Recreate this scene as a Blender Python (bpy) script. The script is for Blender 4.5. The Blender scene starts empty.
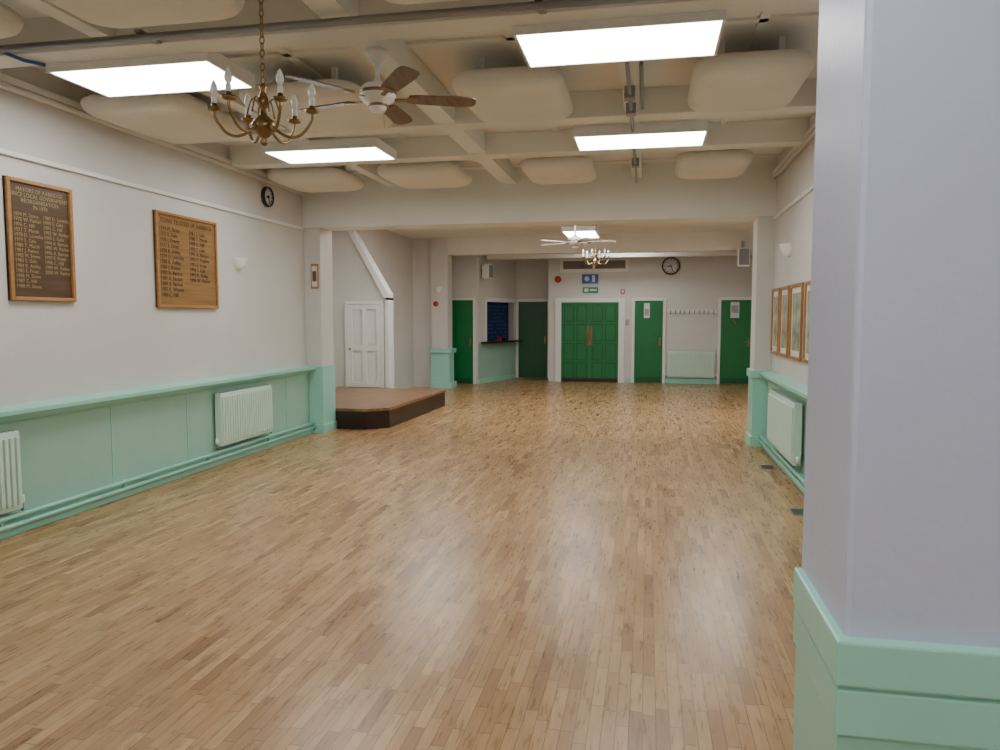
import bpy, bmesh, math, random
from mathutils import Vector, Matrix
random.seed(4)
PI=math.pi
# ------------------------------------------------------------ materials
def newmat(name):
    m=bpy.data.materials.new(name); m.use_nodes=True
    nt=m.node_tree; b=nt.nodes["Principled BSDF"]
    return m,nt,b
def paint(name,col,rough=0.5,var=0.05,bump=0.0,bscale=60,metal=0.0,scale=2.0,coat=0):
    m,nt,b=newmat(name)
    tc=nt.nodes.new("ShaderNodeTexCoord")
    n=nt.nodes.new("ShaderNodeTexNoise"); n.inputs["Scale"].default_value=scale; n.inputs["Detail"].default_value=4
    nt.links.new(tc.outputs["Object"],n.inputs["Vector"])
    r=nt.nodes.new("ShaderNodeValToRGB")
    r.color_ramp.elements[0].position=0.3; r.color_ramp.elements[1].position=0.7
    r.color_ramp.elements[0].color=[c*(1-var) for c in col]+[1]
    r.color_ramp.elements[1].color=[min(1,c*(1+var)) for c in col]+[1]
    nt.links.new(n.outputs["Fac"],r.inputs["Fac"]); nt.links.new(r.outputs["Color"],b.inputs["Base Color"])
    b.inputs["Roughness"].default_value=rough; b.inputs["Metallic"].default_value=metal
    b.inputs["Coat Weight"].default_value=coat
    if bump>0:
        n2=nt.nodes.new("ShaderNodeTexNoise"); n2.inputs["Scale"].default_value=bscale; n2.inputs["Detail"].default_value=3
        nt.links.new(tc.outputs["Object"],n2.inputs["Vector"])
        bp=nt.nodes.new("ShaderNodeBump"); bp.inputs["Strength"].default_value=bump; bp.inputs["Distance"].default_value=0.01
        nt.links.new(n2.outputs["Fac"],bp.inputs["Height"]); nt.links.new(bp.outputs["Normal"],b.inputs["Normal"])
    return m
def wood(name,c1,c2,rough=0.4,scale=(30,2,30)):
    m,nt,b=newmat(name)
    tc=nt.nodes.new("ShaderNodeTexCoord"); mp=nt.nodes.new("ShaderNodeMapping"); mp.inputs["Scale"].default_value=scale
    n=nt.nodes.new("ShaderNodeTexNoise"); n.inputs["Scale"].default_value=1.0; n.inputs["Detail"].default_value=5
    r=nt.nodes.new("ShaderNodeValToRGB"); r.color_ramp.elements[0].position=0.3; r.color_ramp.elements[1].position=0.7
    r.color_ramp.elements[0].color=list(c1)+[1]; r.color_ramp.elements[1].color=list(c2)+[1]
    nt.links.new(tc.outputs["Object"],mp.inputs["Vector"]); nt.links.new(mp.outputs["Vector"],n.inputs["Vector"])
    nt.links.new(n.outputs["Fac"],r.inputs["Fac"]); nt.links.new(r.outputs["Color"],b.inputs["Base Color"])
    b.inputs["Roughness"].default_value=rough
    return m
def emit(name,col,s):
    m,nt,b=newmat(name)
    b.inputs["Base Color"].default_value=(1,1,1,1)
    b.inputs["Emission Color"].default_value=list(col)+[1]; b.inputs["Emission Strength"].default_value=s
    return m
def floor_mat():
    m,nt,b=newmat("maple_strip_floor"); N=nt.nodes; L=nt.links
    def mth(op,a,bb=None):
        n=N.new("ShaderNodeMath"); n.operation=op
        for i,v in enumerate((a,bb)):
            if v is None: continue
            if isinstance(v,(int,float)): n.inputs[i].default_value=v
            else: L.new(v,n.inputs[i])
        return n.outputs[0]
    tc=N.new("ShaderNodeTexCoord"); sp=N.new("ShaderNodeSeparateXYZ"); L.new(tc.outputs["Object"],sp.inputs[0])
    xs=mth('DIVIDE',sp.outputs[0],0.052); row=mth('FLOOR',xs); fx=mth('FRACT',xs)
    wn=N.new("ShaderNodeTexWhiteNoise"); wn.noise_dimensions='1D'; L.new(row,wn.inputs["W"])
    ys=mth('ADD',mth('DIVIDE',sp.outputs[1],0.34),mth('MULTIPLY',wn.outputs["Value"],7.3)); col=mth('FLOOR',ys); fy=mth('FRACT',ys)
    cb=N.new("ShaderNodeCombineXYZ"); L.new(row,cb.inputs[0]); L.new(col,cb.inputs[1])
    w2=N.new("ShaderNodeTexWhiteNoise"); w2.noise_dimensions='2D'; L.new(cb.outputs[0],w2.inputs["Vector"])
    r=N.new("ShaderNodeValToRGB"); e=r.color_ramp.elements
    e[0].position=0; e[0].color=(0.29,0.145,0.056,1); e[1].position=1; e[1].color=(0.57,0.36,0.175,1)
    k=e.new(0.16); k.color=(0.40,0.225,0.095,1); k=e.new(0.65); k.color=(0.485,0.287,0.128,1)
    L.new(w2.outputs["Value"],r.inputs["Fac"])
    mp=N.new("ShaderNodeMapping"); mp.inputs["Scale"].default_value=(50,6,1); L.new(tc.outputs["Object"],mp.inputs["Vector"])
    ad=N.new("ShaderNodeVectorMath"); ad.operation='ADD'; L.new(mp.outputs[0],ad.inputs[0]); L.new(w2.outputs["Color"],ad.inputs[1])
    g=N.new("ShaderNodeTexNoise"); g.inputs["Scale"].default_value=1; g.inputs["Detail"].default_value=5; L.new(ad.outputs[0],g.inputs["Vector"])
    gr=N.new("ShaderNodeMapRange"); gr.inputs[1].default_value=0.3; gr.inputs[2].default_value=0.7; gr.inputs[3].default_value=0.8; gr.inputs[4].default_value=1.1
    L.new(g.outputs["Fac"],gr.inputs[0])
    big=N.new("ShaderNodeTexNoise"); big.inputs["Scale"].default_value=0.9; big.inputs["Detail"].default_value=4; L.new(tc.outputs["Object"],big.inputs["Vector"])
    bgm=N.new("ShaderNodeMapRange"); bgm.inputs[1].default_value=0.3; bgm.inputs[2].default_value=0.7; bgm.inputs[3].default_value=0.88; bgm.inputs[4].default_value=1.08
    L.new(big.outputs["Fac"],bgm.inputs[0])
    gap=mth('MULTIPLY',mth('GREATER_THAN',fx,0.065),mth('GREATER_THAN',fy,0.012))
    gapf=mth('ADD',mth('MULTIPLY',gap,0.66),0.34)
    tot=mth('MULTIPLY',mth('MULTIPLY',gr.outputs[0],bgm.outputs[0]),gapf)
    mx=N.new("ShaderNodeVectorMath"); mx.operation='SCALE'; L.new(r.outputs["Color"],mx.inputs[0]); L.new(tot,mx.inputs["Scale"])
    L.new(mx.outputs[0],b.inputs["Base Color"])
    rr=N.new("ShaderNodeMapRange"); rr.inputs[3].default_value=0.22; rr.inputs[4].default_value=0.36
    L.new(g.outputs["Fac"],rr.inputs[0]); L.new(rr.outputs[0],b.inputs["Roughness"])
    bp=N.new("ShaderNodeBump"); bp.inputs["Strength"].default_value=0.15; bp.inputs["Distance"].default_value=0.003
    L.new(mth('ADD',gap,mth('MULTIPLY',w2.outputs["Value"],0.5)),bp.inputs["Height"]); L.new(bp.outputs["Normal"],b.inputs["Normal"])
    return m
WALL=paint("wall_offwhite",(0.66,0.64,0.605),0.5,0.03,0.15,40)
WALLC=paint("wall_lavender",(0.54,0.57,0.74),0.42,0.02,0.12,35)
CEIL=paint("ceiling_white",(0.80,0.785,0.74),0.7,0.03,0.1,30)
BEAM=paint("beam_cream",(0.80,0.785,0.73),0.5,0.03,0.08,30)
PAD=paint("acoustic_cream",(0.77,0.735,0.65),0.8,0.04,0.3,50)
MINT=paint("mint_gloss",(0.33,0.68,0.56),0.32,0.04,0.06,30)
MINTD=paint("mint_shaded",(0.33,0.555,0.445),0.4,0.05,0.06,20)  # darker mint: shade below the dado ledge is put into the colour
RAD=paint("radiator_pale_mint",(0.62,0.80,0.69),0.35,0.02)
WHITE=paint("white_gloss",(0.82,0.815,0.79),0.35,0.02)
PORC=paint("sconce_porcelain",(0.93,0.93,0.91),0.3,0.01)
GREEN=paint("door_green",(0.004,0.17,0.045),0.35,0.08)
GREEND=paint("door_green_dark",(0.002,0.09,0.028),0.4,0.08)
BRASS=paint("aged_brass",(0.30,0.20,0.10),0.32,0.15,metal=1.0,scale=20)
STEEL=paint("conduit_steel",(0.30,0.30,0.31),0.4,0.05,metal=0.6)
BLACK=paint("black_plastic",(0.015,0.015,0.015),0.4,0.1)
DARK=paint("stage_fascia_dark",(0.025,0.009,0.008),0.35,0.2)
PAPER=paint("paper",(0.7,0.7,0.68),0.7,0.03)
PAPER2=paint("notice_print",(0.38,0.36,0.36),0.7,0.2,scale=40)
BLUE=paint("sign_blue",(0.02,0.10,0.40),0.4,0.05)
NAVY=paint("navy_board",(0.008,0.018,0.07),0.5,0.2,scale=30)
SGREEN=paint("sign_green",(0.01,0.33,0.15),0.4,0.05)
RED=paint("alarm_red",(0.45,0.02,0.02),0.35,0.05)
GOLD=paint("gold_lettering",(0.38,0.28,0.14),0.5,0.1)
DTEXT=paint("dark_lettering",(0.035,0.015,0.008),0.5,0.1)
DWOOD=wood("dark_varnished_board",(0.065,0.034,0.015),(0.11,0.060,0.027),0.35)
MWOOD=wood("oak_board",(0.22,0.115,0.036),(0.34,0.185,0.065),0.35)
FWOOD=wood("frame_wood",(0.33,0.15,0.045),(0.46,0.225,0.075),0.35)
BLADE=wood("fan_blade_wood",(0.10,0.06,0.035),(0.20,0.13,0.085),0.35)
STAGEW=wood("stage_top_wood",(0.18,0.09,0.04),(0.33,0.19,0.09),0.35,(3,12,3))
PRINT=paint("framed_print",(0.34,0.38,0.28),0.25,0.5,scale=6)
GREY=paint("grille_grey",(0.25,0.25,0.25),0.6,0.1)
RUST=paint("vent_brown",(0.16,0.09,0.05),0.6,0.2)
LED=emit("led_diffuser",(0.97,0.995,0.985),17.5)
FLOOR=floor_mat()
# ------------------------------------------------------------ builder
class M:
    def __init__(s): s.bm=bmesh.new(); s.mats=[]
    def mi(s,m):
        if m not in s.mats: s.mats.append(m)
        return s.mats.index(m)
    def face(s,vs,k,sm=False):
        try: f=s.bm.faces.new(vs)
        except ValueError: return
        f.material_index=k; f.smooth=sm
    def box(s,x0,x1,y0,y1,z0,z1,m,bev=0.0,T=None):
        k=s.mi(m); x0,x1=min(x0,x1),max(x0,x1); y0,y1=min(y0,y1),max(y0,y1)
        r=bmesh.ops.create_cube(s.bm,size=1)
        vs=r['verts']
        for v in vs: v.co=Vector(((x0+x1)/2+v.co.x*(x1-x0),(y0+y1)/2+v.co.y*(y1-y0),(z0+z1)/2+v.co.z*(z1-z0)))
        fs=set(f for v in vs for f in v.link_faces)
        for f in fs: f.material_index=k
        if T is not None: bmesh.ops.transform(s.bm,matrix=T,verts=vs)
        if bev>0:
            es=list(set(e for v in vs for e in v.link_edges))
            r=bmesh.ops.bevel(s.bm,geom=es,offset=bev,segments=2,affect='EDGES',profile=0.6)
            for f in r['faces']: f.material_index=k
    def tube(s,pts,r,m,seg=10,closed=False):
        k=s.mi(m); pts=[Vector(p) for p in pts]; n=len(pts); rings=[]
        rr=r if isinstance(r,(list,tuple)) else [r]*n
        up=None
        for i,p in enumerate(pts):
            if closed: t=pts[(i+1)%n]-pts[(i-1)%n]
            else: t=pts[min(i+1,n-1)]-pts[max(i-1,0)]
            t.normalize()
            if up is None:
                up=Vector((0,0,1)) if abs(t.z)<0.9 else Vector((1,0,0))
            a=t.cross(up); 
            if a.length<1e-4: a=t.cross(Vector((0.3,1,0)))
            a.normalize(); b=a.cross(t).normalized(); up=b
            rings.append([s.bm.verts.new(p+(a*math.cos(2*PI*j/seg)+b*math.sin(2*PI*j/seg))*rr[i]) for j in range(seg)])
        for i in range(n if closed else n-1):
            A=rings[i];B=rings[(i+1)%n]
            for j in range(seg): s.face([A[j],A[(j+1)%seg],B[(j+1)%seg],B[j]],k,True)
        if not closed:
            s.face(rings[0][::-1],k); s.face(rings[-1],k)
    def lathe(s,prof,m,T=None,seg=24,a0=0,a1=2*PI,smooth=True):
        k=s.mi(m); T=T or Matrix.Identity(4); full=abs(a1-a0-2*PI)<1e-6
        n=seg if full else seg+1; rings=[]
        for r,z in prof:
            r=max(r,1e-4)
            rings.append([s.bm.verts.new(T@Vector((r*math.cos(a0+(a1-a0)*j/seg),r*math.sin(a0+(a1-a0)*j/seg),z))) for j in range(n)])
        for A,B in zip(rings,rings[1:]):
            for j in range(n if full else n-1): s.face([A[j],A[(j+1)%n],B[(j+1)%n],B[j]],k,smooth)
        if full: s.face(rings[0][::-1],k); s.face(rings[-1],k)
    def prism(s,poly,axis,c0,c1,m):
        k=s.mi(m)
        def P(a,b,c):
            return Vector((a,c,b)) if axis=='Y' else (Vector((c,a,b)) if axis=='X' else Vector((a,b,c)))
        A=[s.bm.verts.new(P(a,b,c0)) for a,b in poly];B=[s.bm.verts.new(P(a,b,c1)) for a,b in poly]
        n=len(poly)
        for j in range(n): s.face([A[j],A[(j+1)%n],B[(j+1)%n],B[j]],k)
        s.face(A[::-1],k); s.face(B,k)
    def finish(s,name,T=None):
        bmesh.ops.recalc_face_normals(s.bm,faces=s.bm.faces)
        me=bpy.data.meshes.new(name); s.bm.to_mesh(me); s.bm.free()
        for m in s.mats: me.materials.append(m)
        o=bpy.data.objects.new(name,me); bpy.context.collection.objects.link(o)
        if T is not None: o.matrix_world=T
        return o
def TR(x,y,z,rz=0): return Matrix.Translation((x,y,z))@Matrix.Rotation(rz,4,'Z')
def simple(name,*a,**k):
    m=M(); m.box(*a,**k); return m.finish(name)
def text(body,size,T,mat,name,depth=0.0005,align='CENTER'):
    c=bpy.data.curves.new("t",'FONT'); c.body=body; c.size=size; c.align_x=align; c.align_y='TOP'; c.extrude=depth; c.resolution_u=2; c.space_line=0.95
    o=bpy.data.objects.new("t",c); bpy.context.collection.objects.link(o)
    bpy.context.view_layer.update()
    me=bpy.data.meshes.new_from_object(o.evaluated_get(bpy.context.evaluated_depsgraph_get()))
    bpy.data.objects.remove(o)
    me.materials.clear(); me.materials.append(mat)
    t=bpy.data.objects.new(name,me); bpy.context.collection.objects.link(t); t.matrix_world=T
    return t
# ------------------------------------------------------------ room shell
XL=-4.65; XR=1.5; XL2=-5.35; XR2=2.6; YB=18.8
simple("floor",-6.2,3.0,-3.0,21.0,-0.1,0,FLOOR)
simple("wall_left",XL-0.2,XL,-2.9,9.7,0,3.6,WALL)
simple("wall_right",XR,XR+0.2,-2.9,9.7,0,3.6,WALL)
simple("wall_front",XL-0.2,XR+0.2,-3.0,-2.9,0,3.6,WALL)
simple("ceiling",XL-0.2,XR+0.2,-3.0,9.9,3.52,3.62,CEIL)
simple("ceiling_far",-6.1,XR2+0.2,9.9,20.6,3.42,3.6,CEIL)
simple("wall_pier_left",-6.0,-4.42,9.7,10.1,0,3.42,WALL)
simple("wall_pier_right",1.3,XR2+0.2,9.7,10.1,0,3.42,WALL)
simple("wall_alcove",-6.0,-5.8,10.1,13.25,0,3.42,WALL)
simple("wall_far_right",XR2,XR2+0.2,10.1,20.5,0,3.42,WALL)
simple("wall_far_left",XL2-0.2,XL2,13.45,17.7,0,3.42,WALL)
simple("wall_pier_mid",XL2,-4.87,16.75,17.0,0,3.42,WALL)
simple("wall_column_mid",-4.87,-4.48,16.6,17.0,0,3.42,WALL)
simple("wall_lobby",XL2,-4.02,17.7,17.85,0,3.42,WALL)
simple("wall_lobby_back",-3.7,-2.3,19.75,19.9,0,3.42,WALL)
simple("wall_lobby_side",-2.46,-2.3,18.8,19.75,0,3.42,WALL)
simple("wall_back",-2.3,XR2,YB,YB+0.15,0,3.42,WALL)
# bulkhead (stair enclosure) with sloping top
m=M()
m.prism([(-5.8,0),(-4.76,0),(-4.76,1.95),(-5.56,3.42),(-5.8,3.42)],'Y',13.25,13.45,WALL)
m.box(-4.76,-4.69,13.2,13.47,0,1.97,WHITE)
m.prism([(-4.69,1.93),(-4.69,2.04),(-5.50,3.42),(-5.585,3.42),(-4.76,1.93)],'Y',13.2,13.47,WHITE)
m.finish("wall_stair_bulkhead")
# beams
simple("ceiling_beam_cross",XL,XR,9.66,9.699,2.83,3.52,BEAM)
simple("ceiling_beam_cross",-4.42,1.3,9.699,10.1,2.83,3.42,BEAM)
simple("ceiling_beam_mid",-4.48,XR2,16.62,16.95,3.03,3.42,BEAM)
simple("ceiling_beam_far",-3.85,XR2,17.9,18.1,3.02,3.42,BEAM)
for y in (-0.2,2.05,4.3,6.55,7.82):
    simple("ceiling_beam",XL,XR,y,y+0.22,3.3,3.52,BEAM,bev=0.008)
m=M(); m.box(-1.87,-1.69,-2.9,9.66,3.32,3.515,BEAM); m.finish("ceiling_joist")
for x in (-3.36,-0.16):
    m=M(); m.box(x-0.06,x+0.06,-2.9,9.66,3.34,3.515,BEAM); m.finish("ceiling_joist_slim")
m=M()
for y in (1.2,3.2,5.2,7.4,9.45): m.box(XL,XR,y-0.03,y+0.03,3.50,3.53,BEAM)
for x in (-4.1,-2.6,-0.95,0.7): m.box(x-0.03,x+0.03,-2.9,9.66,3.50,3.532,BEAM)
m.finish("ceiling_battens")
m=M(); m.tube([(XL+0.03,-2.9,3.285),(XL+0.03,9.66,3.285)],0.026,WHITE); m.box(XL,XL+0.05,-2.9,9.66,3.31,3.36,WHITE); m.finish("trim_cornice_left")
m=M(); m.tube([(XR-0.03,-2.9,3.285),(XR-0.03,9.66,3.285)],0.022,WHITE); m.box(XR-0.05,XR,-2.9,9.66,3.31,3.36,WHITE); m.finish("trim_cornice_right")
simple("trim_picture_rail_left",XL,XL+0.03,-2.9,9.66,2.79,2.83,WHITE,bev=0.008)
simple("trim_picture_rail_right",XR-0.03,XR,2.1,9.66,2.79,2.83,WHITE,bev=0.008)
# ------------------------------------------------------------ dados
m=M()
m.box(XL,XL+0.04,-2.9,9.69,0.0,0.86,MINTD)
m.prism([(XL,0.84),(XL+0.07,0.84),(XL+0.16,0.90),(XL+0.16,0.93),(XL,0.955)],'Y',-2.9,9.69,MINT)
for y in (-1,1.1,3.3,5.75,6.85,9.0): m.box(XL+0.04,XL+0.046,y-0.006,y+0.006,0.13,0.84,MINT)
m.finish("trim_dado_left")
m=M(); m.box(XL+0.04,XL+0.09,-2.9,9.69,0,0.13,MINT,bev=0.006); m.finish("baseboard_left")
m=M()
for z,r in ((0.085,0.018),(0.15,0.018)):
    m.tube([(XL+0.12,-2.9,z),(XL+0.12,9.66,z)],r,MINT)
for y in [i*1.3-2 for i in range(9)]: m.box(XL+0.088,XL+0.125,y-0.015,y+0.015,0.07,0.17,MINT)
m.finish("heating_pipes")
m=M(); m.box(-4.66,-4.405,9.685,10.1,0,0.93,MINT,bev=0.004); m.box(-4.66,-4.39,9.67,10.1,0,0.12,MINT,bev=0.006); m.finish("trim_dado_pier")
m=M(); m.box(1.285,XR,9.685,10.1,0,0.86,MINT); m.box(1.26,XR,9.66,10.1,0.86,0.955,MINT,bev=0.008); m.box(1.26,XR,9.66,10.1,0,0.13,MINT,bev=0.006); m.finish("trim_dado_pier_right")
m=M(); m.box(-4.87,-4.44,16.55,17.0,0,0.8,MINT); m.box(-4.87,-4.38,16.5,17.0,0.8,0.9,MINT,bev=0.008); m.box(-4.87,-4.38,16.5,17.0,0,0.13,MINT); m.finish("trim_dado_column")
m=M()
m.box(XR-0.04,XR,2.1,9.66,0,0.86,MINTD)
m.prism([(XR,0.84),(XR-0.07,0.84),(XR-0.14,0.90),(XR-0.14,0.93),(XR,0.955)],'Y',2.1,9.66,MINT)
m.finish("trim_dado_right")
m=M(); m.box(XR-0.09,XR-0.04,2.1,9.66,0,0.13,MINT,bev=0.006); m.finish("baseboard_right")
m=M()
for z in (0.085,0.15): m.tube([(XR-0.12,2.1,z),(XR-0.12,9.64,z)],0.018,MINT)
for y in (3,4.5,6.9,9.2): m.box(XR-0.125,XR-0.088,y-0.015,y+0.015,0.07,0.17,MINT)
m.finish("heating_pipes")
# near pier
simple("wall_pier_near",0.404,XR,1.60,2.045,0,3.6,WALLC,bev=0.012)
m=M()
m.box(0.395,XR,1.59,2.03,0.12,0.75,MINT)
m.box(0.384,XR,1.57,2.035,0.855,0.95,MINT,bev=0.006)
m.box(0.387,XR,1.573,2.035,0.75,0.849,MINT,bev=0.006)
m.box(0.391,XR,1.58,2.03,0.842,0.862,MINTD)
m.box(0.384,XR,1.57,2.035,0.0,0.12,MINT,bev=0.006)
m.finish("trim_dado_near")
# ------------------------------------------------------------ stage
m=M()
m.prism([(-5.79,10.11),(-3.95,10.11),(-3.68,10.35),(-3.62,13.19),(-5.79,13.19)],'Z',0.0,0.26,DARK)
m.prism([(-5.79,10.105),(-3.94,10.105),(-3.66,10.34),(-3.60,13.19),(-5.79,13.19)],'Z',0.26,0.30,STAGEW)
m.finish("stage_platform")
# ------------------------------------------------------------ doors
def door(name,w,h,kind,T,leafmat=GREEN,frame=0.07,extra=None):
    m=M(); f=frame
    fd=0.045 if kind=='four' else 0.04
    m.box(-f,0,-fd,0,0,h,WHITE,bev=0.005); m.box(w,w+f,-fd,0,0,h,WHITE,bev=0.005); m.box(-f,w+f,-fd-0.005,0,h,h+min(f,0.1),WHITE,bev=0.005)
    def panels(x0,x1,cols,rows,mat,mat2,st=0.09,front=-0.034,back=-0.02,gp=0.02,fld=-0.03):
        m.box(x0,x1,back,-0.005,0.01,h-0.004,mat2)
        b2=back-0.0005
        cw=(x1-x0-st*(cols+1))/cols; tot=sum(rows); av=h-0.014-st*(len(rows)+1)
        for i in range(cols+1):
            a=x0+i*(cw+st); m.box(a,a+st,front,b2,0.01,h-0.004,mat)
        for i in range(cols):
            a=x0+st+i*(cw+st); z=0.01
            m.box(a,a+cw,front,b2,z,z+st,mat); z+=st
            for r in rows:
                ph=av*r/tot
                m.box(a+gp,a+cw-gp,fld,b2,z+gp,z+ph-gp,mat,bev=0.006)
                z+=ph; m.box(a,a+cw,front,b2,z,z+st,mat); z+=st
    if kind=='double':
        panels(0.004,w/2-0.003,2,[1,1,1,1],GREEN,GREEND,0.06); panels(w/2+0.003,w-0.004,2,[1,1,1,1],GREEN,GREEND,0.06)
        for sx in (-0.045,0.045):
            m.box(w/2+sx-0.025,w/2+sx+0.025,-0.038,-0.034,0.92,1.4,BRASS)
            m.tube([(w/2+sx,-0.037,0.98),(w/2+sx,-0.075,1.0),(w/2+sx,-0.075,1.2),(w/2+sx,-0.037,1.22)],0.01,BRASS)
        m.box(0.02,w-0.02,-0.037,-0.034,0.01,0.1,DARK)
    elif kind=='four':
        panels(0.004,w-0.004,2,[1,1.15],WHITE,WHITE,0.085,front=-0.04,back=-0.006,gp=0.032,fld=-0.018)
        m.lathe([(0.012,0),(0.012,0.02),(0.022,0.03),(0.015,0.04),(0,0.043)],BRASS,T=Matrix.Translation((0.05,-0.04,0.72))@Matrix.Rotation(PI/2,4,'X'),seg=12)
    else:
        m.box(0.004,w-0.004,-0.03,-0.005,0.01,h-0.004,leafmat,bev=0.003)
        m.box(w-0.09,w-0.05,-0.034,-0.03,0.92,1.12,BRASS); m.tube([(w-0.07,-0.034,1.02),(w-0.07,-0.07,1.02),(w-0.17,-0.07,1.02)],0.009,BRASS,8)
        m.box(0.04,w-0.04,-0.033,-0.03,0.03,0.15,GREEND)
    if extra: extra(m)
    return m.finish(name,T)
def ex_notice(m):
    m.box(0.22,0.42,-0.035,-0.03,1.60,1.98,PAPER); m.box(0.24,0.40,-0.036,-0.035,1.72,1.9,PAPER2)
    m.lathe([(0,0),(0.05,0),(0.05,0.004),(0,0.004)],BRASS,T=Matrix.Translation((0.32,-0.03,1.5))@Matrix.Rotation(PI/2,4,'X'),seg=14)
def ex_notice2(m):
    m.box(0.22,0.36,-0.035,-0.03,1.60,1.96,PAPER); m.box(0.24,0.34,-0.036,-0.035,1.66,1.82,PAPER2)
door("door_1",1.42,1.99,'double',TR(-2.13,YB,0),frame=0.15)
door("door_2",0.68,2.02,'flush',TR(-0.32,YB,0),extra=ex_notice2)
door("door_3",0.72,2.03,'flush',TR(1.72,YB,0),extra=ex_notice)
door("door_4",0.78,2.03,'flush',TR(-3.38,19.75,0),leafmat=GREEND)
door("door_5",0.66,2.03,'flush',TR(-4.80,17.7,0),leafmat=GREEN,frame=0.05)
door("door_6",0.66,1.55,'four',TR(-5.50,13.25,0.302),frame=0.05)
m=M(); 
for a,b in ((-0.53,-0.40),(0.44,1.64)): m.box(a,b,YB-0.02,YB,0,0.13,MINT)
m.finish("baseboard_back")
# ------------------------------------------------------------ serving hatch wall (angled)
L=2.03; ang=math.atan2(1.95,0.56)
T=TR(-4.02,17.7,0,ang)
m=M()
m.box(0,L,0,0.15,0,0.12,MINT)
m.box(0,L,0,0.15,0.12,0.98,MINTD)
m.box(0,0.42,0,0.15,0.98,3.42,WALL); m.box(1.95,L,0,0.15,0.98,3.42,WALL); m.box(0.42,1.95,0,0.15,2.05,3.42,WALL)
m.box(0.36,0.42,-0.02,0.17,1.02,2.1,WHITE); m.box(1.95,2.0,-0.02,0.15,1.02,2.1,WHITE); m.box(0.42,1.95,-0.02,0.15,2.0,2.1,WHITE)
m.box(0.42,1.95,0.16,0.19,0.98,2.05,NAVY)
for i in range(9):
    for j in range(9):
        if random.random()<0.7: m.box(0.5+i*0.155,0.6+i*0.155,0.155,0.16,1.12+j*0.095,1.15+j*0.095,BLUE)
m.finish("wall_hatch",T)
m=M(); m.box(0.1,2.0,-0.22,-0.021,0.98,1.02,BLACK,bev=0.008)
m.box(0.9,1.0,-0.14,-0.06,1.02,1.12,RED,bev=0.01); m.box(1.15,1.3,-0.14,-0.04,1.02,1.09,DARK,bev=0.01)
m.finish("serving_counter",T)
# ------------------------------------------------------------ radiators
def radiator(length,h,T,name="radiator",depth=0.10):
    m=M()
    m.box(0,length,-depth,-depth+0.012,0,h,RAD,bev=0.004)
    m.box(0,length,-0.045,-0.035,0,h,RAD)
    m.box(0,length,-depth+0.002,-0.03,h-0.006,h+0.008,RAD,bev=0.003)
    m.box(-0.006,0.004,-depth,-0.03,0,h+0.006,RAD); m.box(length-0.004,length+0.006,-depth,-0.03,0,h+0.006,RAD)
    n=int(length/0.05); p=length/n
    for i in range(n):
        m.box(i*p+p*0.2,i*p+p*0.8,-depth-0.02,-depth+0.002,0.035,h-0.035,RAD,bev=0.006)
        m.box(i*p+p*0.3,i*p+p*0.7,-depth+0.012,-0.04,h+0.008,h+0.01,GREY)
    for x in (0.12,length-0.12): m.box(x-0.015,x+0.015,-0.04,0.0,0.08,h-0.08,WHITE)
    for x in (-0.04,length+0.04):
        m.tube([(x,-0.065,-0.03),(x,-0.065,0.03),(x*1.0+(0.04 if x<0 else -0.04),-0.065,0.03)],0.009,STEEL,8)
        m.lathe([(0.014,0),(0.018,0.01),(0.018,0.05),(0.012,0.06)],WHITE,T=Matrix.Translation((x,-0.065,0.03)),seg=10)
    return m.finish(name,T)
radiator(1.10,0.57,TR(XL+0.04,7.32,0.21,PI/2))
radiator(1.3,0.57,TR(XL+0.04,3.36,0.20,PI/2))
radiator(1.45,0.58,TR(XR-0.04,8.85,0.21,-PI/2))
radiator(1.1,0.62,TR(0.49,YB,0.16,0))
# ------------------------------------------------------------ acoustic pads
def pad(x0,x1,y0,y1,zb=3.19,zt=3.52):
    m=M(); k=m.mi(PAD); cx,cy=(x0+x1)/2,(y0+y1)/2; hx,hy=(x1-x0)/2,(y1-y0)/2
    seg=10
    def ring(s,z,rc):
        ax,ay=hx*s,hy*s; rc=min(rc,ax*0.98,ay*0.98); out=[]
        for (sx,sy,a0) in ((1,1,0),(-1,1,PI/2),(-1,-1,PI),(1,-1,1.5*PI)):
            for j in range(seg+1):
                a=a0+PI/2*j/seg
                out.append(m.bm.verts.new((cx+sx*(ax-rc)+rc*math.cos(a),cy+sy*(ay-rc)+rc*math.sin(a),z)))
        return out
    prof=[(0.10,0.0),(0.35,0.003),(0.6,0.012),(0.78,0.025),(0.89,0.042),(0.96,0.068),(0.99,0.095),(1.0,0.125),(0.985,0.15),(0.93,0.17),(0.8,0.18),(0.1,0.19)]
    rs=[ring(s,zb+h,0.17*s) for s,h in prof]
    n=len(rs[0])
    for A,B in zip(rs,rs[1:]):
        for j in range(n): m.face([A[j],A[(j+1)%n],B[(j+1)%n],B[j]],k,True)
    m.face(rs[0][::-1],k,True); m.face(rs[-1],k,True)
    for sx in (-0.5,0.5):
        for sy in (-0.5,0.5): m.box(cx+sx*hx-0.02,cx+sx*hx+0.02,cy+sy*hy-0.02,cy+sy*hy+0.02,zb+0.17,zt,WHITE)
    m.finish("acoustic_ceiling_pad")
XS=[(-4.5,-3.55),(-3.12,-2.15),(-1.43,-0.62),(0.28,1.07)]
for (y0,y1) in ((0.6,1.8),(2.75,3.95),(5.3,6.4),(8.3,9.3)):
    for a,b in XS: pad(a,b,y0,y1)
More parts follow.
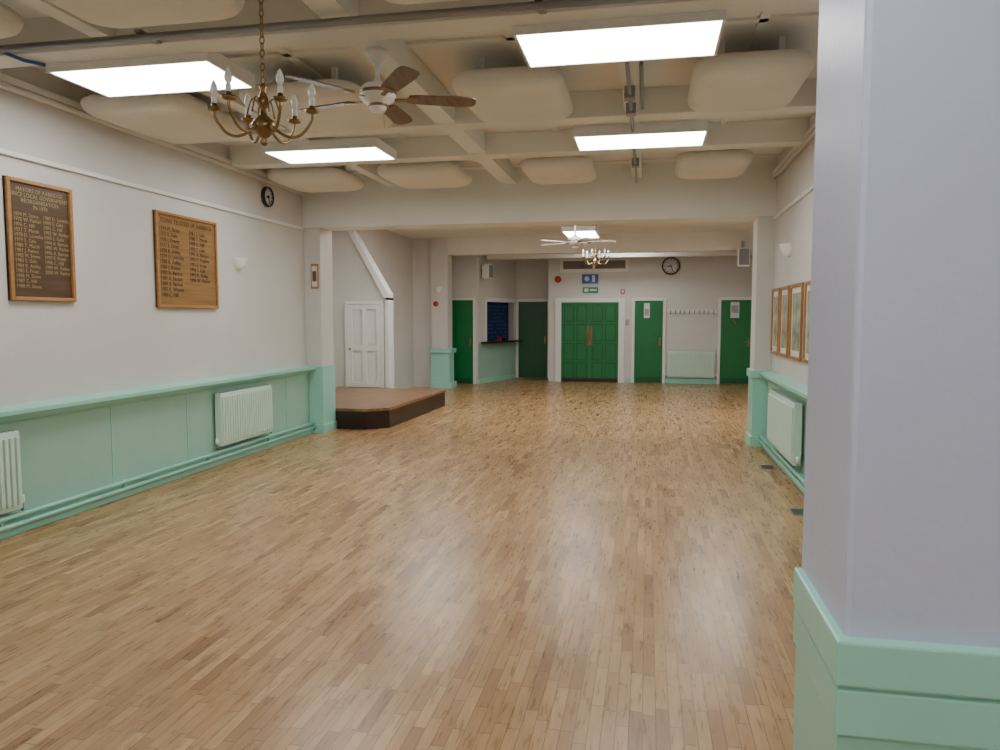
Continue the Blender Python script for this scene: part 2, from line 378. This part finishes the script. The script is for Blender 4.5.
# ------------------------------------------------------------ LED panels
def led(x,y,sx=1.2,sy=0.6,zt=3.34,zb=3.25,rod=0):
    m=M(); f=0.018
    m.box(x-sx/2,x+sx/2,y-sy/2,y-sy/2+f,zb,zt,WHITE); m.box(x-sx/2,x+sx/2,y+sy/2-f,y+sy/2,zb,zt,WHITE)
    m.box(x-sx/2,x-sx/2+f,y-sy/2+f,y+sy/2-f,zb,zt,WHITE); m.box(x+sx/2-f,x+sx/2,y-sy/2+f,y+sy/2-f,zb,zt,WHITE)
    m.box(x-sx/2+f,x+sx/2-f,y-sy/2+f,y+sy/2-f,zb+0.005,zt-0.004,LED)
    m.box(x-sx/2,x+sx/2,y-sy/2,y+sy/2,zt,zt+0.004,WHITE)
    if rod:
        for a in (-0.4,0.4):
            for b in (-0.4,0.4): m.tube([(x+a*sx,y+b*sy,zt),(x+a*sx,y+b*sy,rod)],0.006,STEEL,6)
    return m.finish("led_ceiling_light")
for x,y in ((-3.40,4.80),(-0.20,4.75),(-3.2,7.33),(-0.10,7.3),(-3.42,1.0),(-0.2,1.0),(-3.42,-1.6),(-0.2,-1.6)): led(x,y)
led(-1.22,13.95,0.6,1.2,3.2,3.12,rod=3.42)
led(-3.6,11.6,1.2,0.6,3.42,3.34); led(1.2,11.6,1.2,0.6,3.42,3.34); led(-1.15,11.2,1.2,0.6,3.42,3.34)  # fill panels added for the far section, hidden behind the cross beam
led(-3.6,13.0,1.2,0.6,3.42,3.34); led(1.2,12.9,1.2,0.6,3.42,3.34); led(-0.6,17.4,1.2,0.4,3.42,3.36)  # more added fill panels, unseen behind the beams
# ------------------------------------------------------------ conduit
m=M()
m.tube([(XL+0.09,4.12,3.27),(XR-0.09,4.12,3.27)],0.022,STEEL)
for x in (-4.2,-3,-0.6,0.9): m.box(x-0.02,x+0.02,4.09,4.295,3.292,3.31,STEEL)
m.tube([(-4.05,4.12,3.28),(-4.05,4.2,3.285),(-4.03,4.35,3.28),(-3.98,4.47,3.285)],0.012,BLUE,8)
m.finish("electrical_conduit")
m=M()
m.tube([(-0.07,5.3,3.315),(-0.07,6.4,3.315)],0.014,STEEL,8)
m.tube([(-0.16,5.08,3.28),(-0.16,6.98,3.28)],0.014,STEEL,8)
m.tube([(-0.16,7.62,3.28),(-0.16,9.6,3.28)],0.014,STEEL,8)
for y in (5.9,6.35,8.5): m.box(-0.2,-0.12,y-0.05,y+0.05,3.25,3.338,STEEL,bev=0.006)
m.finish("electrical_conduit")
# ------------------------------------------------------------ ceiling fan
def fan(x,y,z,zt,a0,blade=BLADE,name="ceiling_fan",R=0.64):
    m=M()
    m.lathe([(0.0,zt-z-0.085),(0.03,zt-z-0.08),(0.07,zt-z-0.03),(0.08,zt-z)],WHITE)
    m.tube([(0,0,0.05),(0,0,zt-z-0.06)],0.014,WHITE)
    m.lathe([(0.02,0.11),(0.035,0.085),(0.09,0.07),(0.115,0.045),(0.12,0.0),(0.10,-0.03),(0.06,-0.045),(0.055,-0.075),(0.045,-0.095),(0.0,-0.1)],WHITE,seg=28)
    m.lathe([(0.121,0.03),(0.125,0.02),(0.121,0.01)],BRASS,seg=28)
    m.lathe([(0.062,-0.05),(0.066,-0.058),(0.062,-0.066)],BRASS,seg=28)
    for i in range(5):
        T=Matrix.Rotation(a0+i*2*PI/5,4,'Z')@Matrix.Rotation(math.radians(-11),4,'X')
        k=m.mi(blade)
        pr=[(0.20,0.045),(0.24,0.056),(R-0.10,0.068),(R-0.03,0.06),(R-0.008,0.045),(R,0.02)]
        pts=[(a,b) for a,b in pr]+[(a,-b) for a,b in reversed(pr)]
        A=[m.bm.verts.new(T@Vector((a,b,-0.012))) for a,b in pts];B=[m.bm.verts.new(T@Vector((a,b,-0.004))) for a,b in pts]
        n=len(pts)
        for j in range(n): m.face([A[j],A[(j+1)%n],B[(j+1)%n],B[j]],k)
        m.face(A[::-1],k); m.face(B,k)
        m.box(0.10,0.21,-0.014,0.014,-0.02,-0.0125,BRASS,T=T); m.box(0.19,0.25,-0.035,0.035,-0.018,-0.0125,BRASS,bev=0.002,T=T)
    m.tube([(0.04,0,-0.09),(0.042,0,-0.2)],0.0015,BRASS,5)
    return m.finish(name,TR(x,y,z))
fan(-1.74,4.74,3.03,3.32,math.radians(20))
fan(-1.15,12.0,2.80,3.42,math.radians(8),blade=WHITE)
# ------------------------------------------------------------ chandelier
def chandelier(x,y,z,zt,n=6,R=0.235,metal=BRASS,a0=0.3):
    m=M()
    m.lathe([(0.0,-0.13),(0.012,-0.125),(0.02,-0.11),(0.01,-0.095),(0.03,-0.08),(0.055,-0.05),(0.06,-0.025),(0.04,0.0),(0.018,0.02),(0.014,0.05),(0.028,0.07),(0.034,0.09),(0.02,0.11),(0.012,0.14),(0.02,0.155),(0.01,0.17),(0.0,0.175)],metal,seg=20)
    for i in range(n):
        a=a0+i*2*PI/n; c,s=math.cos(a),math.sin(a)
        path=[(0.04,-0.03),(0.08,-0.065),(0.13,-0.085),(0.18,-0.07),(0.215,-0.03),(R,0.01),(R,0.035)]
        pts=[]
        for q in range(len(path)-1):
            p0=path[max(q-1,0)];p1=path[q];p2=path[q+1];p3=path[min(q+2,len(path)-1)]
            for t in (0,0.33,0.66):
                f=lambda A,B,C,D:0.5*((2*B)+(-A+C)*t+(2*A-5*B+4*C-D)*t*t+(-A+3*B-3*C+D)*t**3)
                pts.append((f(p0[0],p1[0],p2[0],p3[0]),f(p0[1],p1[1],p2[1],p3[1])))
        pts.append(path[-1])
        m.tube([(r*c,r*s,h) for r,h in pts],0.0075,metal,8)
        m.tube([((0.03+0.05*t)*c,(0.03+0.05*t)*s,0.08+0.045*math.sin(t*PI)-0.06*t) for t in [j/8 for j in range(9)]],0.004,metal,6)
        T=Matrix.Translation((R*c,R*s,0))
        m.lathe([(0.006,0.03),(0.03,0.038),(0.036,0.05),(0.03,0.048),(0.014,0.045),(0.014,0.07)],metal,T=T,seg=14)
        m.lathe([(0.013,0.05),(0.013,0.105),(0.008,0.108)],PORC,T=T,seg=12)
        m.lathe([(0.008,0.108),(0.015,0.12),(0.019,0.137),(0.014,0.158),(0.006,0.178),(0.0,0.184)],PORC,T=T,seg=12)
    L0=0.17; i=0; zc=L0
    while z+zc<zt-0.05:
        pts=[]
        for j in range(12):
            t=2*PI*j/12; u=0.011*math.cos(t); h=0.02*math.sin(t)
            pts.append((u,0,zc+0.018+h) if i%2==0 else (0,u,zc+0.018+h))
        m.tube(pts,0.0032,metal,6,closed=True); zc+=0.032; i+=1
    m.lathe([(0.006,zt-z-0.06),(0.02,zt-z-0.045),(0.05,zt-z-0.02),(0.055,zt-z)],metal)
    return m.finish("chandelier",TR(x,y,z))
chandelier(-1.88,3.50,2.58,3.52)
chandelier(-0.95,13.9,2.66,3.42)
# ------------------------------------------------------------ honours boards
def board(name,y0,y1,z0,z1,mat,tmat,head,hs,rows,cols):
    e=bpy.data.objects.new(name,None); bpy.context.collection.objects.link(e); e.location=(XL,(y0+y1)/2,(z0+z1)/2)
    bpy.context.view_layer.update()
    def adopt(o): o.parent=e; o.matrix_parent_inverse=e.matrix_world.inverted()
    m=M(); f=0.03; X=XL+0.001
    m.box(X,XL+0.02,y0,y1,z0,z1,mat)
    m.box(X,XL+0.04,y0,y0+f,z0,z1,FWOOD,bev=0.006); m.box(X,XL+0.04,y1-f,y1,z0,z1,FWOOD,bev=0.006)
    m.box(X,XL+0.04,y0+f,y1-f,z0,z0+f,FWOOD,bev=0.006); m.box(X,XL+0.04,y0+f,y1-f,z1-f,z1,FWOOD,bev=0.006)
    adopt(m.finish("panel"))
    w=y1-y0
    def R(y,z): return Matrix.Translation((XL+0.0215,y,z))@Matrix(((0,0,1,0),(1,0,0,0),(0,1,0,0),(0,0,0,1)))
    adopt(text(head,hs,R((y0+y1)/2,z1-0.055),tmat,"heading"))
    nm=["A. Barton","J. Peters","C. Hill","R. Ashby","M. Stone","W. Parker","D. Loveday","E. Frost","P. Hughes","S. Gale","T. Marsh","K. Weaver"]
    nh=head.count("\n")+1
    top=z1-0.075-nh*hs*0.98; lh=(top-z0-0.05)/rows
    for ci in range(cols):
        body="\n".join("%d %s"%(1974+ci*rows+i,random.choice(nm)) for i in range(rows if ci==0 else rows-3))
        adopt(text(body,lh*0.98,R(y0+0.06+ci*(w-0.08)/cols,top),tmat,"names",align='LEFT'))
board("honours_board",4.77,5.41,1.73,2.64,DWOOD,GOLD,"MAYORS OF AXBRIDGE\nSINCE LOCAL GOVERNMENT\nREORGANISATION\nIN 1974",0.043,15,2)
board("honours_board",6.47,7.5,1.70,2.63,MWOOD,DTEXT,"TOWN TRUSTEES OF AXBRIDGE",0.06,13,2)
# ------------------------------------------------------------ sconces
def sconce(T):
    m=M()
    m.lathe([(0.0,-0.065),(0.02,-0.07),(0.055,-0.052),(0.09,-0.005),(0.11,0.055),(0.118,0.068),(0.108,0.068),(0.085,0.005),(0.04,-0.035),(0.0,-0.04)],PORC,seg=18,a0=PI,a1=2*PI)
    m.box(-0.05,0.05,-0.02,0,-0.05,0.04,PORC,bev=0.005)
    m.finish("wall_sconce",T)
sconce(TR(XL,7.97,2.22,PI/2)); sconce(TR(XR,8.66,2.33,-PI/2)); sconce(TR(-4.68,16.6,2.24,0)); sconce(TR(XR,5.4,2.33,-PI/2))
# ------------------------------------------------------------ clocks
def clock(T,r,name="wall_clock",face=PAPER):
    m=M(); R=Matrix.Rotation(PI/2,4,'X')
    m.lathe([(r,0),(r,0.03),(r*0.97,0.045),(r*0.86,0.045),(r*0.84,0.025)],BLACK,T=R,seg=32)
    m.lathe([(0.0,0.024),(r*0.85,0.024),(r*0.85,0.027),(0,0.027)],face,T=R,seg=32)
    for i in range(12):
        Tt=Matrix.Rotation(i*PI/6,4,'Y'); m.box(-0.008,0.008,-0.029,-0.027,r*0.65,r*0.8,BLACK,T=Tt)
    m.box(-0.008,0.008,-0.033,-0.030,-0.02,r*0.68,BLACK,T=Matrix.Rotation(math.radians(160),4,'Y'))
    m.box(-0.01,0.01,-0.036,-0.033,-0.02,r*0.45,BLACK,T=Matrix.Rotation(math.radians(-100),4,'Y'))
    m.lathe([(0.018,0.027),(0.018,0.04),(0,0.041)],BLACK,T=R,seg=12)
    m.finish(name,T)
clock(TR(0.53,YB,2.86),0.22); clock(TR(XL,8.67,3.09,PI/2),0.125)
# ------------------------------------------------------------ framed pictures right wall
def frame(T,w,h,fm=FWOOD,name="framed_picture"):
    m=M(); f=0.035
    m.box(0,w,-0.012,-0.001,0,h,PAPER); m.box(f+0.05,w-f-0.05,-0.014,-0.012,f+0.06,h-f-0.06,PRINT)
    m.box(0,f,-0.03,-0.001,0,h,fm,bev=0.005); m.box(w-f,w,-0.03,-0.001,0,h,fm,bev=0.005); m.box(f,w-f,-0.03,-0.001,0,f,fm,bev=0.005); m.box(f,w-f,-0.03,-0.001,h-f,h,fm,bev=0.005)
    m.finish(name,T)
for y,w in ((9.62,0.48),(9.05,0.52),(8.42,0.60),(7.68,0.62)): frame(TR(XR,y,1.17,-PI/2),w,0.78)
m=M(); m.box(-0.055,0.055,-0.02,0,0,0.34,FWOOD,bev=0.005); m.box(-0.04,0.04,-0.022,-0.02,0.03,0.31,PAPER); m.box(-0.03,0.03,-0.023,-0.022,0.10,0.24,RUST)
m.finish("notice_frame",TR(-4.50,9.7,2.0))
# ------------------------------------------------------------ far wall items
m=M(); m.box(-2.1,-0.55,YB-0.03,YB,2.80,3.02,RUST,bev=0.005); m.box(-2.13,-0.52,YB-0.04,YB,2.73,2.81,BEAM); m.box(-2.13,-0.52,YB-0.04,YB,3.01,3.05,BEAM)
m.box(-2.17,-2.09,YB-0.041,YB,2.73,3.05,BEAM); m.box(-0.56,-0.48,YB-0.041,YB,2.73,3.05,BEAM); 
for i in range(7): m.box(-2.08,-0.57,YB-0.036,YB-0.03,2.82+i*0.028,2.832+i*0.028,GREY)
m.box(-1.36,-1.30,YB-0.041,YB-0.03,2.8,3.02,BEAM)
m.finish("ventilation_grille")
m=M(); m.box(-1.62,-1.22,YB-0.02,YB,2.45,2.68,BLUE,bev=0.004); m.lathe([(0.0,0),(0.06,0),(0.06,0.004),(0,0.004)],PAPER,T=Matrix.Translation((-1.5,YB-0.02,2.57))@Matrix.Rotation(PI/2,4,'X'),seg=14); m.box(-1.37,-1.30,YB-0.024,YB-0.02,2.49,2.65,PAPER); m.finish("information_sign")
m=M(); m.box(-1.60,-1.22,YB-0.02,YB,2.22,2.36,SGREEN,bev=0.004); m.box(-1.56,-1.46,YB-0.023,YB-0.02,2.25,2.33,PAPER); m.box(-1.42,-1.26,YB-0.023,YB-0.02,2.27,2.31,PAPER); m.finish("exit_sign")
m=M(); m.lathe([(0.08,0),(0.085,0.02),(0.07,0.05),(0.03,0.065),(0,0.068)],RED,T=Matrix.Rotation(PI/2,4,'X'),seg=20); m.finish("fire_alarm_bell",TR(-2.22,YB-0.001,2.56))
m=M(); m.lathe([(0.06,0),(0.062,0.02),(0.05,0.045),(0.02,0.055),(0,0.056)],RED,T=Matrix.Rotation(PI/2,4,'X'),seg=20); m.finish("fire_alarm_sounder",TR(-4.76,16.599,1.92))
m=M(); m.box(-0.05,0.05,-0.04,0,-0.05,0.05,RED,bev=0.006); m.box(-0.03,0.03,-0.042,-0.04,-0.03,0.03,PAPER); m.finish("fire_call_point",TR(-0.62,YB,2.25))
m=M(); m.box(-0.06,0.06,-0.015,0,-0.12,0.12,PAPER); m.box(-0.045,0.045,-0.016,-0.015,-0.09,0.06,PAPER2); m.finish("wall_notice",TR(-0.5,YB,1.5))
m=M(); m.box(0.47,1.62,YB-0.02,YB,1.72,1.80,WHITE,bev=0.004)
for i in range(10):
    x=0.54+i*0.112; m.tube([(x,YB-0.02,1.76),(x,YB-0.07,1.75),(x,YB-0.09,1.79)],0.008,BLACK,7); m.tube([(x,YB-0.02,1.74),(x,YB-0.05,1.70),(x,YB-0.07,1.73)],0.008,BLACK,7)
m.finish("coat_hook_rail")
# speakers
m=M(); m.box(-0.11,0.11,-0.24,-0.05,-0.17,0.17,PORC,bev=0.015); m.box(-0.095,0.095,-0.246,-0.24,-0.15,0.15,GREY,bev=0.003)
m.tube([(0,-0.06,0),(0,0,0)],0.018,STEEL,8); m.box(-0.05,0.05,-0.012,0,-0.06,0.06,STEEL); m.finish("wall_speaker",TR(-3.96,17.88,2.72,ang))
m=M(); m.box(-0.12,0.12,-0.20,0.0,-0.19,0.19,PORC,bev=0.02); m.box(-0.10,0.10,-0.207,-0.20,-0.165,0.165,GREY,bev=0.003); m.box(-0.05,0.05,0.0,0.03,0.0,0.1,STEEL); m.box(-0.03,0.03,0.03,0.095,0.02,0.35,STEEL)
m.finish("wall_speaker",TR(1.93,16.52,2.86))
def vent(x,y,rz=0):
    m=M(); m.box(-0.07,0.07,-0.10,0.10,0,0.006,STEEL,bev=0.002)
    for i in range(7): m.box(-0.06,0.06,-0.088+i*0.027,-0.078+i*0.027,0.006,0.008,BLACK)
    m.finish("floor_vent",TR(x,y,0,rz))
vent(1.25,6.45); vent(1.28,8.35)
# ------------------------------------------------------------ world / camera
w=bpy.data.worlds.new("World"); bpy.context.scene.world=w; w.use_nodes=True
w.node_tree.nodes["Background"].inputs[0].default_value=(0.5,0.52,0.55,1); w.node_tree.nodes["Background"].inputs[1].default_value=0.1
cd=bpy.data.cameras.new("camera"); cam=bpy.data.objects.new("camera",cd); bpy.context.collection.objects.link(cam)
cd.lens=27; cd.sensor_width=36; cam.location=(0,0,1.6); cam.rotation_euler=(math.radians(90-4.35),0,math.radians(11.13)); cd.clip_start=0.05
bpy.context.scene.camera=cam
